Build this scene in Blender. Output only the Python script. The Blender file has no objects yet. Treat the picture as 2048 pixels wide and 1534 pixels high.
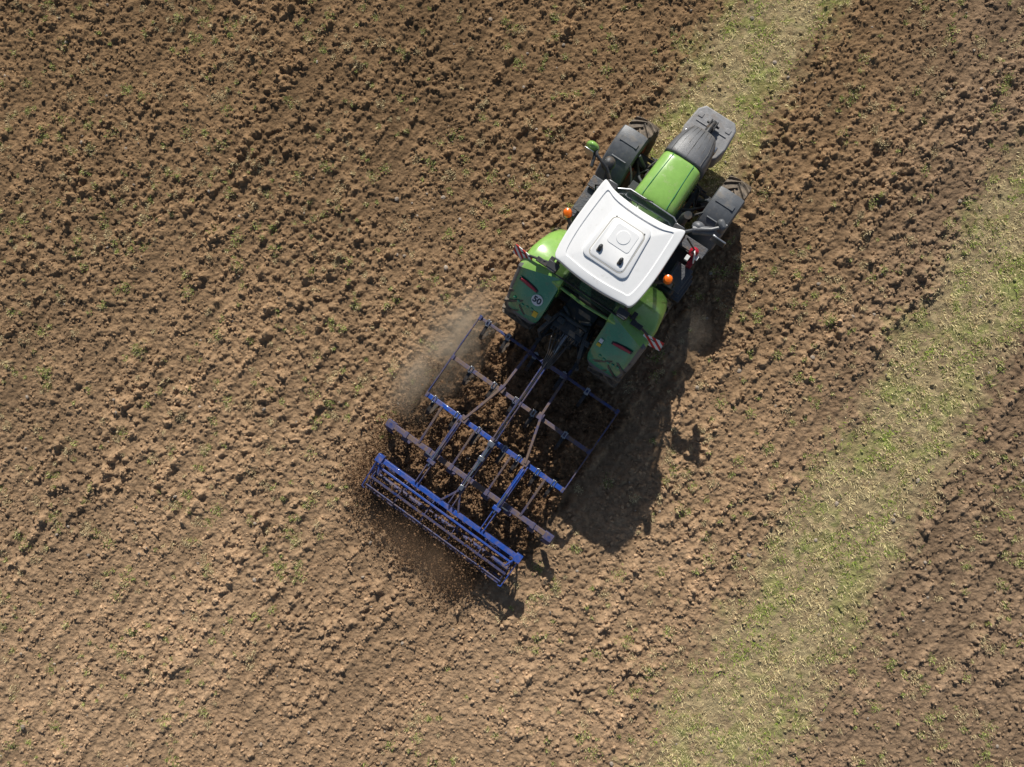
import bpy, bmesh, math, random
import numpy as np
from mathutils import Vector, Matrix
random.seed(4); rng=np.random.default_rng(11)
scene=bpy.context.scene
coll=scene.collection

# ------------------------------------------------------------ materials
def lk(nt,a,b): nt.links.new(a,b)
def mat(name,col,rough=.5,metal=0.,var=.15,dust=0.,dustcol=(.23,.155,.09),scale=9.,spec=.5,coat=0.,bump=0.,alpha=1.):
    m=bpy.data.materials.new(name); m.use_nodes=True; nt=m.node_tree
    b=nt.nodes['Principled BSDF']; N=nt.nodes.new
    b.inputs['Roughness'].default_value=rough; b.inputs['Metallic'].default_value=metal
    b.inputs['Specular IOR Level'].default_value=spec; b.inputs['Coat Weight'].default_value=coat
    b.inputs['Alpha'].default_value=alpha
    tc=N('ShaderNodeTexCoord')
    n=N('ShaderNodeTexNoise'); n.inputs['Scale'].default_value=scale; n.inputs['Detail'].default_value=6; n.inputs['Roughness'].default_value=.65
    lk(nt,tc.outputs['Object'],n.inputs['Vector'])
    mr=N('ShaderNodeMapRange'); mr.inputs[1].default_value=.3; mr.inputs[2].default_value=.7
    mr.inputs[3].default_value=1-var; mr.inputs[4].default_value=1+var; lk(nt,n.outputs[0],mr.inputs[0])
    vm=N('ShaderNodeVectorMath'); vm.operation='SCALE'; vm.inputs[0].default_value=col; lk(nt,mr.outputs[0],vm.inputs['Scale'])
    out=vm.outputs[0]
    if dust>0:
        n2=N('ShaderNodeTexNoise'); n2.inputs['Scale'].default_value=scale*.55; n2.inputs['Detail'].default_value=8; n2.inputs['Roughness'].default_value=.7
        lk(nt,tc.outputs['Object'],n2.inputs['Vector'])
        g=N('ShaderNodeNewGeometry'); sx=N('ShaderNodeSeparateXYZ'); lk(nt,g.outputs['Normal'],sx.inputs[0])
        up=N('ShaderNodeMapRange'); up.inputs[1].default_value=-.4; up.inputs[2].default_value=1; up.inputs[3].default_value=.35; up.inputs[4].default_value=1.
        lk(nt,sx.outputs[2],up.inputs[0])
        m2=N('ShaderNodeMapRange'); m2.inputs[1].default_value=.62-dust*.42; m2.inputs[2].default_value=.82-dust*.35; m2.inputs[3].default_value=0; m2.inputs[4].default_value=min(1,.45+dust*.6)
        lk(nt,n2.outputs[0],m2.inputs[0])
        mu=N('ShaderNodeMath'); mu.operation='MULTIPLY'; lk(nt,up.outputs[0],mu.inputs[0]); lk(nt,m2.outputs[0],mu.inputs[1])
        mx=N('ShaderNodeMix'); mx.data_type='RGBA'; lk(nt,mu.outputs[0],mx.inputs[0]); lk(nt,out,mx.inputs[6]); mx.inputs[7].default_value=(*dustcol,1)
        out=mx.outputs[2]
        mr3=N('ShaderNodeMapRange'); mr3.inputs[3].default_value=rough; mr3.inputs[4].default_value=.95; lk(nt,mu.outputs[0],mr3.inputs[0]); lk(nt,mr3.outputs[0],b.inputs['Roughness'])
    lk(nt,out,b.inputs['Base Color'])
    if bump>0:
        bp=N('ShaderNodeBump'); bp.inputs['Strength'].default_value=bump; bp.inputs['Distance'].default_value=.01
        n3=N('ShaderNodeTexNoise'); n3.inputs['Scale'].default_value=60; n3.inputs['Detail'].default_value=4; lk(nt,tc.outputs['Object'],n3.inputs['Vector'])
        lk(nt,n3.outputs[0],bp.inputs['Height']); lk(nt,bp.outputs[0],b.inputs['Normal'])
    return m
M={}
M['green']=mat('green_paint',(.25,.47,.10),.22,coat=.7,var=.08,dust=.2,dustcol=(.33,.27,.18))
M['dark_shade_green']=mat('shaded_green_paint',(.045,.26,.125),.26,coat=.7,var=.12,dust=.2)  # green paint with rear fender shade in its colour; also seams, studs, cab body
M['white']=mat('roof_white',(.88,.88,.87),.3,var=.02,dust=.02,coat=.3)
M['cream']=mat('roof_trim',(.50,.48,.43),.45,var=.05)
M['black']=mat('black_plastic',(.03,.033,.037),.5,var=.25,dust=.25)
M['grey']=mat('grey_plastic',(.11,.118,.13),.45,var=.2,dust=.25,bump=.2,dustcol=(.28,.23,.17))
M['iron']=mat('weight_iron',(.27,.27,.275),.55,var=.25,dust=.25,bump=.4)
M['tyre']=mat('tyre_rubber',(.03,.028,.026),.85,var=.2,dust=.66,dustcol=(.28,.22,.16))
M['rim']=mat('rim_paint',(.28,.03,.02),.5,dust=.4)
M['chassis']=mat('chassis_metal',(.05,.056,.06),.6,metal=.2,dust=.35)
M['steel']=mat('bright_steel',(.45,.46,.48),.3,metal=.9,dust=.15)
M['glass']=mat('tinted_glass',(.03,.05,.05),.04,spec=.9,var=.05,alpha=.6,coat=.5)
M['orange']=mat('beacon_orange',(.9,.17,.01),.25,var=.05)
M['red']=mat('red_plastic',(.40,.02,.04),.3,var=.1)
M['blue']=mat('implement_blue',(.018,.075,.36),.35,dust=.40,coat=.3,scale=13,dustcol=(.2,.135,.085))
M['blueold']=mat('worn_blue_paint',(.014,.04,.17),.45,dust=.58,scale=14,dustcol=(.18,.12,.075))
M['bluedirt']=mat('soil_caked_blue',(.025,.05,.18),.6,dust=.74,dustcol=(.20,.13,.075),scale=9)
M['tine']=mat('tine_steel',(.03,.03,.033),.55,metal=.3,dust=.35)
M['seat']=mat('seat_fabric',(.05,.05,.055),.9)
M['yellow']=mat('yellow_label',(.75,.5,.04),.5)
M['labelwhite']=mat('white_label',(.75,.76,.76),.5,var=.04)
M['ink']=mat('black_ink',(.02,.03,.05),.6)
M['hose']=mat('hose_rubber',(.022,.024,.028),.5,dust=.3)
def bumped(name,col,wave,scale,dist,rough=.5,metal=0,dust=.15):
    g=mat(name,col,rough,metal=metal,var=.15,dust=dust); nt=g.node_tree
    w=nt.nodes.new(wave); w.inputs['Scale'].default_value=scale; tc=nt.nodes.new('ShaderNodeTexCoord'); lk(nt,tc.outputs['Object'],w.inputs['Vector'])
    bp=nt.nodes.new('ShaderNodeBump'); bp.inputs['Strength'].default_value=.6; bp.inputs['Distance'].default_value=dist; lk(nt,w.outputs[0],bp.inputs['Height']); lk(nt,bp.outputs[0],nt.nodes['Principled BSDF'].inputs['Normal'])
    return g
M['grille']=bumped('grille_mesh',(.12,.125,.135),'ShaderNodeTexVoronoi',90,.003,rough=.4)
M['step']=bumped('step_mesh',(.10,.105,.115),'ShaderNodeTexVoronoi',30,.006,metal=.2,dust=.3)
g=bpy.data.materials.new('warning_stripes'); g.use_nodes=True; nt=g.node_tree
tc=nt.nodes.new('ShaderNodeTexCoord')
sx=nt.nodes.new('ShaderNodeSeparateXYZ'); lk(nt,tc.outputs['Object'],sx.inputs[0])
ad=nt.nodes.new('ShaderNodeMath'); ad.operation='ADD'; lk(nt,sx.outputs[0],ad.inputs[0]); lk(nt,sx.outputs[2],ad.inputs[1])
ml=nt.nodes.new('ShaderNodeMath'); ml.operation='MULTIPLY'; ml.inputs[1].default_value=6.5; lk(nt,ad.outputs[0],ml.inputs[0])
fr=nt.nodes.new('ShaderNodeMath'); fr.operation='FRACT'; lk(nt,ml.outputs[0],fr.inputs[0])
gt=nt.nodes.new('ShaderNodeMath'); gt.operation='GREATER_THAN'; gt.inputs[1].default_value=.5; lk(nt,fr.outputs[0],gt.inputs[0])
mx=nt.nodes.new('ShaderNodeMix'); mx.data_type='RGBA'; mx.inputs[6].default_value=(.78,.78,.76,1); mx.inputs[7].default_value=(.6,.02,.02,1); lk(nt,gt.outputs[0],mx.inputs[0])
lk(nt,mx.outputs[2],nt.nodes['Principled BSDF'].inputs['Base Color'])
M['stripes']=g

def attr_mat(name,nscale,bumpd,rough=1.,trans=0.):
    m=bpy.data.materials.new(name); m.use_nodes=True; nt=m.node_tree; b=nt.nodes['Principled BSDF']; N=nt.nodes.new
    b.inputs['Roughness'].default_value=rough; b.inputs['Specular IOR Level'].default_value=.12
    a=N('ShaderNodeAttribute'); a.attribute_name='Col'
    tc=N('ShaderNodeTexCoord'); n=N('ShaderNodeTexNoise'); n.inputs['Scale'].default_value=nscale; n.inputs['Detail'].default_value=8; n.inputs['Roughness'].default_value=.78
    lk(nt,tc.outputs['Object'],n.inputs['Vector'])
    mr=N('ShaderNodeMapRange'); mr.inputs[1].default_value=.3; mr.inputs[2].default_value=.7; mr.inputs[3].default_value=.65; mr.inputs[4].default_value=1.35; lk(nt,n.outputs[0],mr.inputs[0])
    vm=N('ShaderNodeVectorMath'); vm.operation='SCALE'; lk(nt,a.outputs['Color'],vm.inputs[0]); lk(nt,mr.outputs[0],vm.inputs['Scale']); lk(nt,vm.outputs[0],b.inputs['Base Color'])
    if bumpd>0:
        bp=N('ShaderNodeBump'); bp.inputs['Strength'].default_value=1; bp.inputs['Distance'].default_value=bumpd
        n3=N('ShaderNodeTexNoise'); n3.inputs['Scale'].default_value=26; n3.inputs['Detail'].default_value=8; n3.inputs['Roughness'].default_value=.72; lk(nt,tc.outputs['Object'],n3.inputs['Vector'])
        lk(nt,n3.outputs[0],bp.inputs['Height']); lk(nt,bp.outputs[0],b.inputs['Normal'])
    if trans>0:
        t=N('ShaderNodeBsdfTranslucent'); lk(nt,vm.outputs[0],t.inputs[0]); ms=N('ShaderNodeMixShader'); ms.inputs[0].default_value=trans
        lk(nt,b.outputs[0],ms.inputs[1]); lk(nt,t.outputs[0],ms.inputs[2]); lk(nt,ms.outputs[0],nt.nodes['Material Output'].inputs[0])
    return m
M['soil']=attr_mat('soil',11.,.035); M['clod']=attr_mat('soil_clod',14.,.01); M['grass']=attr_mat('grass_blade',3.,0,.7,.25)

# ------------------------------------------------------------ mesh builder (frame: x right, y forward, z up)
ANG=math.radians(-35)
RIG=Matrix.Translation((.36,-.252,0))@Matrix.Rotation(ANG,4,'Z')
class MB:
    def __init__(s): s.v=[];s.f=[];s.m=[]
    def add(s,vs,fs,m=0):
        o=len(s.v); s.v+= [tuple(p) for p in vs]
        for i,f in enumerate(fs):
            s.f.append([o+k for k in f]); s.m.append(m if isinstance(m,int) else m[i])
        return s
    def box(s,c,d,m=0,R=None):
        c=Vector(c); vs=[]
        for x in(-.5,.5):
            for y in(-.5,.5):
                for z in(-.5,.5):
                    p=Vector((x*d[0],y*d[1],z*d[2])); p=(R@p if R else p)+c; vs.append(p)
        return s.add(vs,[(0,1,3,2),(4,6,7,5),(0,4,5,1),(2,3,7,6),(0,2,6,4),(1,5,7,3)],m)
    def loft(s,rings,m=0,cap=True,closed=True):
        n=len(rings[0]); vs=[p for r in rings for p in r]; fs=[];mm=[]
        for i in range(len(rings)-1):
            for j in range(n if closed else n-1):
                k=(j+1)%n; fs.append((i*n+j,i*n+k,(i+1)*n+k,(i+1)*n+j)); mm.append(m if isinstance(m,int) else m(i,j))
        if cap:
            fs.append(tuple(range(n))[::-1]); fs.append(tuple((len(rings)-1)*n+j for j in range(n)))
            mm+= [mm[0],mm[-1]]
        return s.add(vs,fs,mm)
    def path(s,pts,r,n=8,m=0,rect=None,side=None):
        pts=[Vector(p) for p in pts]; rings=[]
        for i,p in enumerate(pts):
            t=(pts[min(i+1,len(pts)-1)]-pts[max(i-1,0)]).normalized()
            ref=Vector(side) if side else (Vector((0,0,1)) if abs(t.z)<.9 else Vector((1,0,0)))
            if side: a=(ref-t*ref.dot(t)).normalized()
            else: a=t.cross(ref).normalized()
            b=t.cross(a).normalized()
            if rect: q=[(-1,-1),(1,-1),(1,1),(-1,1)]; rings.append([p+a*x*rect[0]/2+b*y*rect[1]/2 for x,y in q])
            else:
                rr=r[i] if isinstance(r,(list,tuple)) else r
                rings.append([p+(a*math.cos(2*math.pi*k/n)+b*math.sin(2*math.pi*k/n))*rr for k in range(n)])
        return s.loft(rings,m)
    def prism(s,outl,z0,z1,m=0,inset=0.):
        c=Vector((sum(p[0] for p in outl)/len(outl),sum(p[1] for p in outl)/len(outl)))
        r=[]
        zs=[(z0,1-inset),(z0+.03,1),(z1-.03,1),(z1,1-inset)] if inset else [(z0,1),(z1,1)]
        for z,k in zs: r.append([(c.x+(p[0]-c.x)*k,c.y+(p[1]-c.y)*k,z) for p in outl])
        return s.loft(r,m)
    def revolve(s,prof,c,n=48,m=0):
        rings=[[(c[0]+x,c[1]+r*math.cos(2*math.pi*k/n),c[2]+r*math.sin(2*math.pi*k/n)) for k in range(n)] for x,r in prof]
        return s.loft(rings,m,cap=False)
    def sphere(s,c,r,m=0,nu=12,nv=8):
        r=r if isinstance(r,(tuple,list)) else (r,r,r); rings=[]
        for i in range(nv+1):
            a=-math.pi/2+math.pi*i/nv; ca=max(math.cos(a),.02)
            rings.append([(c[0]+r[0]*ca*math.cos(2*math.pi*k/nu),c[1]+r[1]*ca*math.sin(2*math.pi*k/nu),c[2]+r[2]*math.sin(a)) for k in range(nu)])
        return s.loft(rings,m)
def empty(name,at,parent=None,**kw):
    e=bpy.data.objects.new(name,None); coll.objects.link(e)
    e['_pos']=at
    if parent is None: e.matrix_world=RIG@Matrix.Translation(at)
    else: e.parent=parent; e.location=Vector(at)-Vector(parent['_pos'])
    for k,v in kw.items(): e[k]=v
    e.empty_display_size=.2
    return e
def part(mb,name,parent,mats,bevel=0.,sub=0,ang=35,label=None):
    me=bpy.data.meshes.new(name); vs=np.array([tuple(v) for v in mb.v]); c=(vs.min(0)+vs.max(0))/2
    me.from_pydata([tuple(v) for v in (vs-c)],[],mb.f); me.update()
    for m in mats: me.materials.append(M[m])
    for p,mi in zip(me.polygons,mb.m): p.material_index=mi
    bm=bmesh.new(); bm.from_mesh(me); bmesh.ops.recalc_face_normals(bm,faces=bm.faces); bm.to_mesh(me); bm.free()
    me.polygons.foreach_set('use_smooth',[True]*len(me.polygons))
    if not sub: me.set_sharp_from_angle(angle=math.radians(ang))
    o=bpy.data.objects.new(name,me); coll.objects.link(o)
    o['_pos']=tuple(float(x) for x in c); o.parent=parent; o.location=Vector(c)-Vector(parent['_pos'])
    if bevel: b=o.modifiers.new('b','BEVEL'); b.width=bevel; b.segments=2; b.limit_method='ANGLE'; b.angle_limit=math.radians(40)
    if sub: b=o.modifiers.new('s','SUBSURF'); b.levels=sub; b.render_levels=sub
    if label: o['label']=label
    return o

# ============================================================ TRACTOR
TR=empty('tractor',(0,3.3,0),label='green tractor with white cab roof pulling a cultivator over soil',category='tractor')
RA=1.97; FA=4.83
def wheel(x,y,R,W,lugs):
    e=empty('wheel',(x,y,R-.03),TR); c=(x,y,R-.03); w=W/2
    t=MB(); t.revolve([(-w*.72,R*.56),(-w*.95,R*.66),(-w,R*.80),(-w*.93,R*.91),(-w*.7,R-.055),(0,R-.045),(w*.7,R-.055),(w*.93,R*.91),(w,R*.80),(w*.95,R*.66),(w*.72,R*.56)],c)
    for side in(-1,1):
        for k in range(lugs):
            t0=2*math.pi*(k+(.5 if side>0 else 0))/lugs; rings=[]
            for s in(0,.25,.5,.75,1,1.06):
                xx=side*(-.015+s*w*.97); th=t0+min(s,1)*.30/R*.9; ro=R-.012*s*s if s<=1 else R-.07; ri=R-.07-(.04 if s>.9 else 0); d=(.028+.012*s)/R
                rings.append([(c[0]+xx,c[1]+r*math.cos(a),c[2]+r*math.sin(a)) for r,a in((ri,th-d),(ro,th-d*.8),(ro,th+d*.8),(ri,th+d))])
            t.loft(rings)
    part(t,'tyre',e,['tyre'],ang=40)
    r=MB(); sg=1 if x>0 else -1
    r.revolve([(-w*.7,R*.57),(-w*.6,R*.5),(w*.6,R*.5),(w*.7,R*.57)],c,32)
    r.revolve([(sg*w*.1,R*.5),(sg*w*.2,R*.3),(sg*w*.1,R*.12),(sg*w*.35,R*.11),(sg*w*.36,.01)],c,32)
    part(r,'rim',e,['rim'])
for sg in(-1,1):
    wheel(sg*.97,RA,.97,.66,22); wheel(sg*1.03,FA,.76,.50,20)
# chassis
b=MB(); b.box((0,2.6,.95),(.55,2.6,.6)).box((0,4.5,.95),(.42,1.9,.5)).path([(-.95,RA,.92),(.95,RA,.92)],.15,12).path([(-.85,FA,.73),(.85,FA,.73)],.11,12)
b.box((0,FA,.75),(.5,.4,.35)).box((-.6,FA+.18,.72),(.5,.06,.06)).box((.6,FA+.18,.72),(.5,.06,.06))
for sg in(-1,1):
    b.box((sg*.72,FA,.8),(.16,.2,.4)); b.path([(sg*.3,4.3,1.35),(sg*.55,4.45,1.3),(sg*.75,4.7,1.15)],.03); b.path([(sg*.45,4.05,1.2),(sg*.7,4.4,1.45),(sg*.9,4.6,1.5)],.022)
    b.box((sg*.5,4.2,1.25),(.2,.25,.3)); b.box((sg*.47,4.75,1.0),(.1,.5,.12)); b.path([(sg*.35,5.1,.9),(sg*.5,4.9,1.1),(sg*.6,4.6,1.05)],.018)
    b.box((sg*.55,4.45,.95),(.22,.14,.2)); b.path([(sg*.25,4.95,1.1),(sg*.62,4.98,1.0)],.02); b.path([(sg*.6,4.1,1.35),(sg*.62,4.5,1.25),(sg*.5,4.7,1.2)],.014)
part(b,'chassis',TR,['chassis'],.015)
# hood
def hoodring(u,hw,zt,zb,top=.72):
    p=[(hw*1.02,zb),(hw*1.03,zb+(zt-zb)*.55),(hw*1.0,zt-.17),(hw*.93,zt-.07),(hw*top,zt-.012),(hw*.4,zt+.025)]
    return [(x,u,z) for x,z in p]+[(-x,u,z) for x,z in p[::-1]]
b=MB(); b.loft([hoodring(3.95,.40,1.96,1.1),hoodring(3.97,.43,2.02,1.1),hoodring(4.1,.42,2.04,1.1),hoodring(4.5,.405,2.01,1.1),hoodring(4.9,.395,1.94,1.05),hoodring(5.0,.39,1.92,1.05)])
part(b,'hood',TR,['green'],sub=2)
for sg in(-1,1):
    b=MB(); b.path([(sg*.25,4.0,2.045),(sg*.24,4.3,2.042),(sg*.21,4.95,1.952)],.006,6); part(b,'hood_seam',TR,['dark_shade_green'])
b=MB(); b.loft([hoodring(4.95,.402,1.942,1.0),hoodring(5.0,.408,1.94,1.0),hoodring(5.3,.39,1.88,.95),hoodring(5.55,.32,1.77,.95),hoodring(5.70,.25,1.66,.95),hoodring(5.77,.20,1.45,.98)])
part(b,'grille',TR,['grille'],sub=2)
for x in(-.30,-.2,-.1,0,.1,.2,.30):
    b=MB(); b.path([(x,5.0,1.966-abs(x)*.10),(x*.97,5.3,1.906-abs(x)*.12),(x*.8,5.55,1.798-abs(x)*.13),(x*.7,5.66,1.718-abs(x)*.1)],.0045,5); part(b,'grille_rib',TR,['black'])
for x in(-.27,.27):
    b=MB(); b.box((x,5.57,1.38),(.16,.12,.2)); part(b,'headlight',TR,['steel'],.02)
# front weight
wo=[(-.32,6.38),(.32,6.38),(.42,6.26),(.46,5.85),(.41,5.62),(.30,5.5),(-.30,5.5),(-.41,5.62),(-.46,5.85),(-.42,6.26)]
b=MB(); b.prism(wo,.5,1.0,0,.05)
b.box((0,6.04,1.005),(.66,.02,.02)).box((-.30,6.17,1.002),(.1,.1,.02)).box((.30,6.17,1.002),(.1,.1,.02))
part(b,'front_weight',TR,['iron'],.015)
b=MB(); b.box((-.06,5.9,1.12),(.03,.5,.1)).box((.06,5.9,1.12),(.03,.5,.1)).path([(0,5.75,1.26),(0,5.95,1.22),(0,6.15,1.08)],.045).path([(-.13,6.1,1.06),(.13,6.1,1.06)],.025)
b.path([(.33,5.5,.8),(.38,5.35,1.05),(.3,5.15,1.1)],.022).path([(-.33,5.5,.8),(-.38,5.35,1.05),(-.3,5.15,1.1)],.022).box((0,5.5,.75),(.7,.2,.3))
part(b,'front_linkage',TR,['black'],.01)
def arc(cu,cz,R,t0,t1,n,prof,mb,m=0,thick=.02):
    rings=[]
    for i in range(n+1):
        t=math.radians(t0+(t1-t0)*i/n)
        rings.append([(x,cu+(R+dr)*math.cos(t),cz+(R+dr)*math.sin(t)) for x,dr in prof]+[(x,cu+(R+dr-thick)*math.cos(t),cz+(R+dr-thick)*math.sin(t)) for x,dr in prof[::-1]])
    mb.loft(rings,m)
for sg in(-1,1):
    b=MB(); prof=[(sg*x,d) for x,d in((.77,-.05),(.79,-.005),(.9,.012),(1.15,.012),(1.28,-.01),(1.31,-.06))]
    arc(FA,.73,.84,74,152,12,prof,b)
    b.box((sg*1.03,FA-.02,1.585),(.36,.1,.012)); b.box((sg*1.03,FA-.35,1.50),(.3,.05,.02),0,Matrix.Rotation(math.radians(-25),3,'X'))
    b.path([(sg*.75,FA-.1,1.5),(sg*.6,FA-.1,1.1)],.03)
    part(b,'fender',TR,['grey'],.012,label='dark grey plastic fender over front wheel')
def fprof(x):
    k=min(1,max(0,(x-.5)/.8)); uc=2.02-.24*k; zc=2.13+.03*(1-k)
    return [(2.95,1.05),(2.93,1.30),(2.84,1.58),(2.66,1.82),(2.42,2.0),(2.2,2.10),(uc+.06,zc),(uc-.03,zc-.015),(1.75,zc-.03-(uc-1.78)*.80),(1.40,1.73),(1.20,1.50),(1.13,1.405),(1.09,1.32)]
def fz(u,x):
    p=fprof(x)[6:]
    for a,c in zip(p,p[1:]):
        if c[0]<=u<=a[0]:
            t=(a[0]-u)/(a[0]-c[0]); return a[1]+(c[1]-a[1])*t, math.atan2(a[1]-c[1],a[0]-c[0])
for sg in(-1,1):
    b=MB(); rings=[]; NP=13
    xo_=[1.12,1.16,1.21,1.26,1.30,1.33,1.34,1.34,1.34,1.33,1.30,1.27,1.23]
    xi_=[.52]*10+[.54,.57,.61]
    for i in range(NP):
        xo=xo_[i]; xi=xi_[i]
        prx=[(xi-.01,-.12),(xi,-.03),(xi+.06,0),(.80,.012),(1.0,.008),(xo-.14,-.008),(xo-.09,-.02),(xo-.04,-.05),(xo-.01,-.09),(xo,-.17)]
        top=[]
        for x,d in prx:
            P=fprof(x); y,z=P[i]; y0,z0=P[max(i-1,0)]; y1,z1=P[min(i+1,NP-1)]; n=Vector((0,-(z1-z0),(y1-y0))); n=n.normalized(); n=n if (n.z>0 or abs(n.z)<.02) else -n
            if i<2: n=Vector((0,1,.15)).normalized()
            top.append((Vector((sg*x,y,z)),n,d))
        ring=[p+n*d for p,n,d in top]+[p+n*(min(d,-.01)-.035) for p,n,d in top[::-1]]
        rings.append(ring)
    def fm(i,j):
        if i>=11: return 1
        if j in(6,7,8) and (i>5): return 1
        return 2 if i<7 else 0  # rear slope: same paint, its shade painted in as a darker green
    b.loft(rings,fm)
    part(b,'fender',TR,['dark_shade_green','grey','green'],0,ang=28,label='wide green rear fender with dark edge trim')
    b=MB(); pts=[(RA+.95,1.3),(RA+.8,1.72),(RA+.45,2.0),(RA+.1,2.16),(RA-.12,2.1),(RA-.25,1.5),(RA+.2,1.3)]
    b.loft([[(sg*.50,y,z) for y,z in pts],[(sg*.80,y,z-.04) for y,z in pts]]); part(b,'fender_panel',TR,['green'],.03)
    def onf(u,x,l):
        z,ph=fz(u,x); return Vector((sg*x,u-math.sin(ph)*l,z+math.cos(ph)*l)),ph
    def strip_(mb,u,x0,x1,w,l0,l1,bend,n=8):
        rings=[]
        for i in range(n+1):
            s=i/n; x=x0+(x1-x0)*s; uu=u-bend*((s-.5)*2)**2+.03*(s-.5); ww=w*(1-.35*abs(s-.5)*2)
            rings.append([onf(uu-ww,x,l0)[0],onf(uu+ww,x,l0)[0],onf(uu+ww,x,l1)[0],onf(uu-ww,x,l1)[0]])
        mb.loft(rings)
    b=MB(); strip_(b,1.62,.82,1.16,.024,.0,.035,.008); part(b,'tail_light',TR,['red'],.004)
    b=MB(); strip_(b,1.62,.79,1.19,.036,.0,.022,.008); part(b,'tail_light_housing',TR,['black'],.004)
    for k in range(5):
        b=MB(); c,ph=onf(1.285+.012*abs(k-2),.74+k*.095,.016); Rm=Matrix.Rotation(ph,3,'X'); ring=[]
        for h,r in((-.02,.034),(.006,.034),(.01,.026)):
            ring.append([c+Rm@Vector((r*math.cos(a),r*math.sin(a),h)) for a in [2*math.pi*q/12 for q in range(12)]])
        b.loft(ring); part(b,'reflector_stud',TR,['dark_shade_green'])
    def decal(u,x,w,h,matn,name,lift=.016,circ=False):
        b=MB(); c,ph=onf(u,x,lift); Rm=Matrix.Rotation(ph,3,'X')
        if circ: o=[(w*math.cos(q*math.pi/14),w*math.sin(q*math.pi/14)) for q in range(28)]
        else: o=[(-w/2,-h/2),(w/2,-h/2),(w/2,h/2),(-w/2,h/2)]
        b.loft([[c+Rm@Vector((p[0],p[1],z)) for p in o] for z in(-.02,.003)]); return part(b,name,TR,[matn])
    if sg<0:
        decal(1.48,.73,.11,0,'labelwhite','speed_disc',circ=True)
        c,ph=onf(1.48,.73,.023)
        tx=bpy.data.curves.new('t','FONT'); tx.body='50'; tx.size=.165; tx.align_x='CENTER'; tx.align_y='CENTER'; tx.offset=.005
        to=bpy.data.objects.new('t',tx); coll.objects.link(to); bpy.context.view_layer.update()
        me=bpy.data.meshes.new_from_object(to.evaluated_get(bpy.context.evaluated_depsgraph_get())); bpy.data.objects.remove(to)
        me.materials.clear(); me.materials.append(M['ink'])
        o=bpy.data.objects.new('speed_numerals',me); coll.objects.link(o); o.parent=TR; o.location=c-Vector(TR['_pos']); o.rotation_euler=(ph,0,0)
        decal(1.27,.65,.09,.13,'yellow','warning_label')
    else:
        decal(1.52,.62,.07,.08,'labelwhite','warning_label'); decal(1.445,.62,.08,.06,'yellow','warning_label')
    b=MB(); b.box((0,0,0),(.38,.015,.24)); bo=part(b,'warning_board',TR,['stripes'],label='red and white diagonally striped marker board')
    bo.location=Vector((sg*1.36,1.96,2.08))-Vector(TR['_pos']); bo.rotation_euler=(math.radians(-30),0,math.radians(sg*6))
    b=MB(); b.path([(sg*.75,2.12,2.2),(sg*.95,2.06,2.26),(sg*1.25,2.0,2.16)],.024).box((sg*.98,2.03,2.24),(.22,.09,.06)).box((sg*1.3,2.0,2.12),(.2,.05,.05))
    b.box((sg*.86,2.14,2.2),(.08,.14,.1)); part(b,'board_arm',TR,['black'],.01)
    e=empty('beacon',(sg*.99,2.83,2.85),TR)
    b=MB(); b.path([(sg*.99,2.83,2.86),(sg*.99,2.83,2.93),(sg*.99,2.83,2.98),(sg*.99,2.83,3.0)],[.076,.076,.062,.02],16); part(b,'beacon_lamp',e,['orange'])
    b=MB(); b.path([(sg*.99,2.83,2.78),(sg*.99,2.83,2.86)],.08,14).path([(sg*.76,2.68,2.72),(sg*.9,2.75,2.74),(sg*.99,2.82,2.80)],.03); part(b,'beacon_bracket',e,['black'])
    b=MB(); b.box((sg*.86,3.42,.85),(.62,.95,.75)); part(b,'fuel_tank',TR,['black'],.08)
    b=MB()
    for k in range(3): b.box((sg*(1.08+.05*k),3.55 if sg<0 else 3.3,1.32-.33*k),(.34,.5,.035))
    b.box((sg*1.0,3.9,1.4),(.5,.22,.05)); b.box((sg*.95,3.55 if sg<0 else 3.3,1.0),(.03,.5,.7)); part(b,'step',TR,['step'],.01)
    b=MB(); b.path([(sg*1.0,3.7,1.3),(sg*1.05,3.76,1.8),(sg*.85,3.75,2.2)],.016); b.path([(sg*1.1,3.1,1.3),(sg*1.1,3.08,1.7),(sg*.86,3.05,2.1)],.016); part(b,'handrail',TR,['black'])
b=MB(); b.prism([(-.78,2.0),(.78,2.0),(.80,3.0),(.74,3.85),(-.74,3.85),(-.80,3.0)],1.15,1.62,0); part(b,'cab_body',TR,['dark_shade_green'],.04)
bot=[(-.74,1.96),(.74,1.96),(.82,2.9),(.74,3.80),(.45,4.0),(-.45,4.0),(-.74,3.80),(-.82,2.9)]
top=[(-.66,2.16),(.66,2.16),(.74,2.85),(.66,3.42),(.42,3.54),(-.42,3.54),(-.66,3.42),(-.74,2.85)]
mid=[(-.73,2.0),(.73,2.0),(.81,2.88),(.76,3.76),(.45,3.93),(-.45,3.93),(-.76,3.76),(-.81,2.88)]
b=MB(); b.loft([[(x,y,1.63) for x,y in bot],[(x,y,2.12) for x,y in mid],[(x,y,2.84) for x,y in top]]); part(b,'cab_glass',TR,['glass'],.0)
b=MB()
for i in range(8):
    if i in(4,5): continue
    b.path([(bot[i][0]*1.01,bot[i][1],1.62),(mid[i][0]*1.01,mid[i][1],2.12),(top[i][0]*1.01,top[i][1],2.84)],.035,8)
b.path([(-.74,1.95,1.66),(.74,1.95,1.66)],.03); b.path([(-.73,1.99,2.14),(.73,1.99,2.14)],.016)
part(b,'cab_frame',TR,['black'])
b=MB(); b.path([(-.77,3.77,2.12),(-.45,3.945,2.12),(0,3.95,2.12),(.45,3.945,2.12),(.77,3.77,2.12)],.016); part(b,'windscreen_trim',TR,['steel'])
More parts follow.
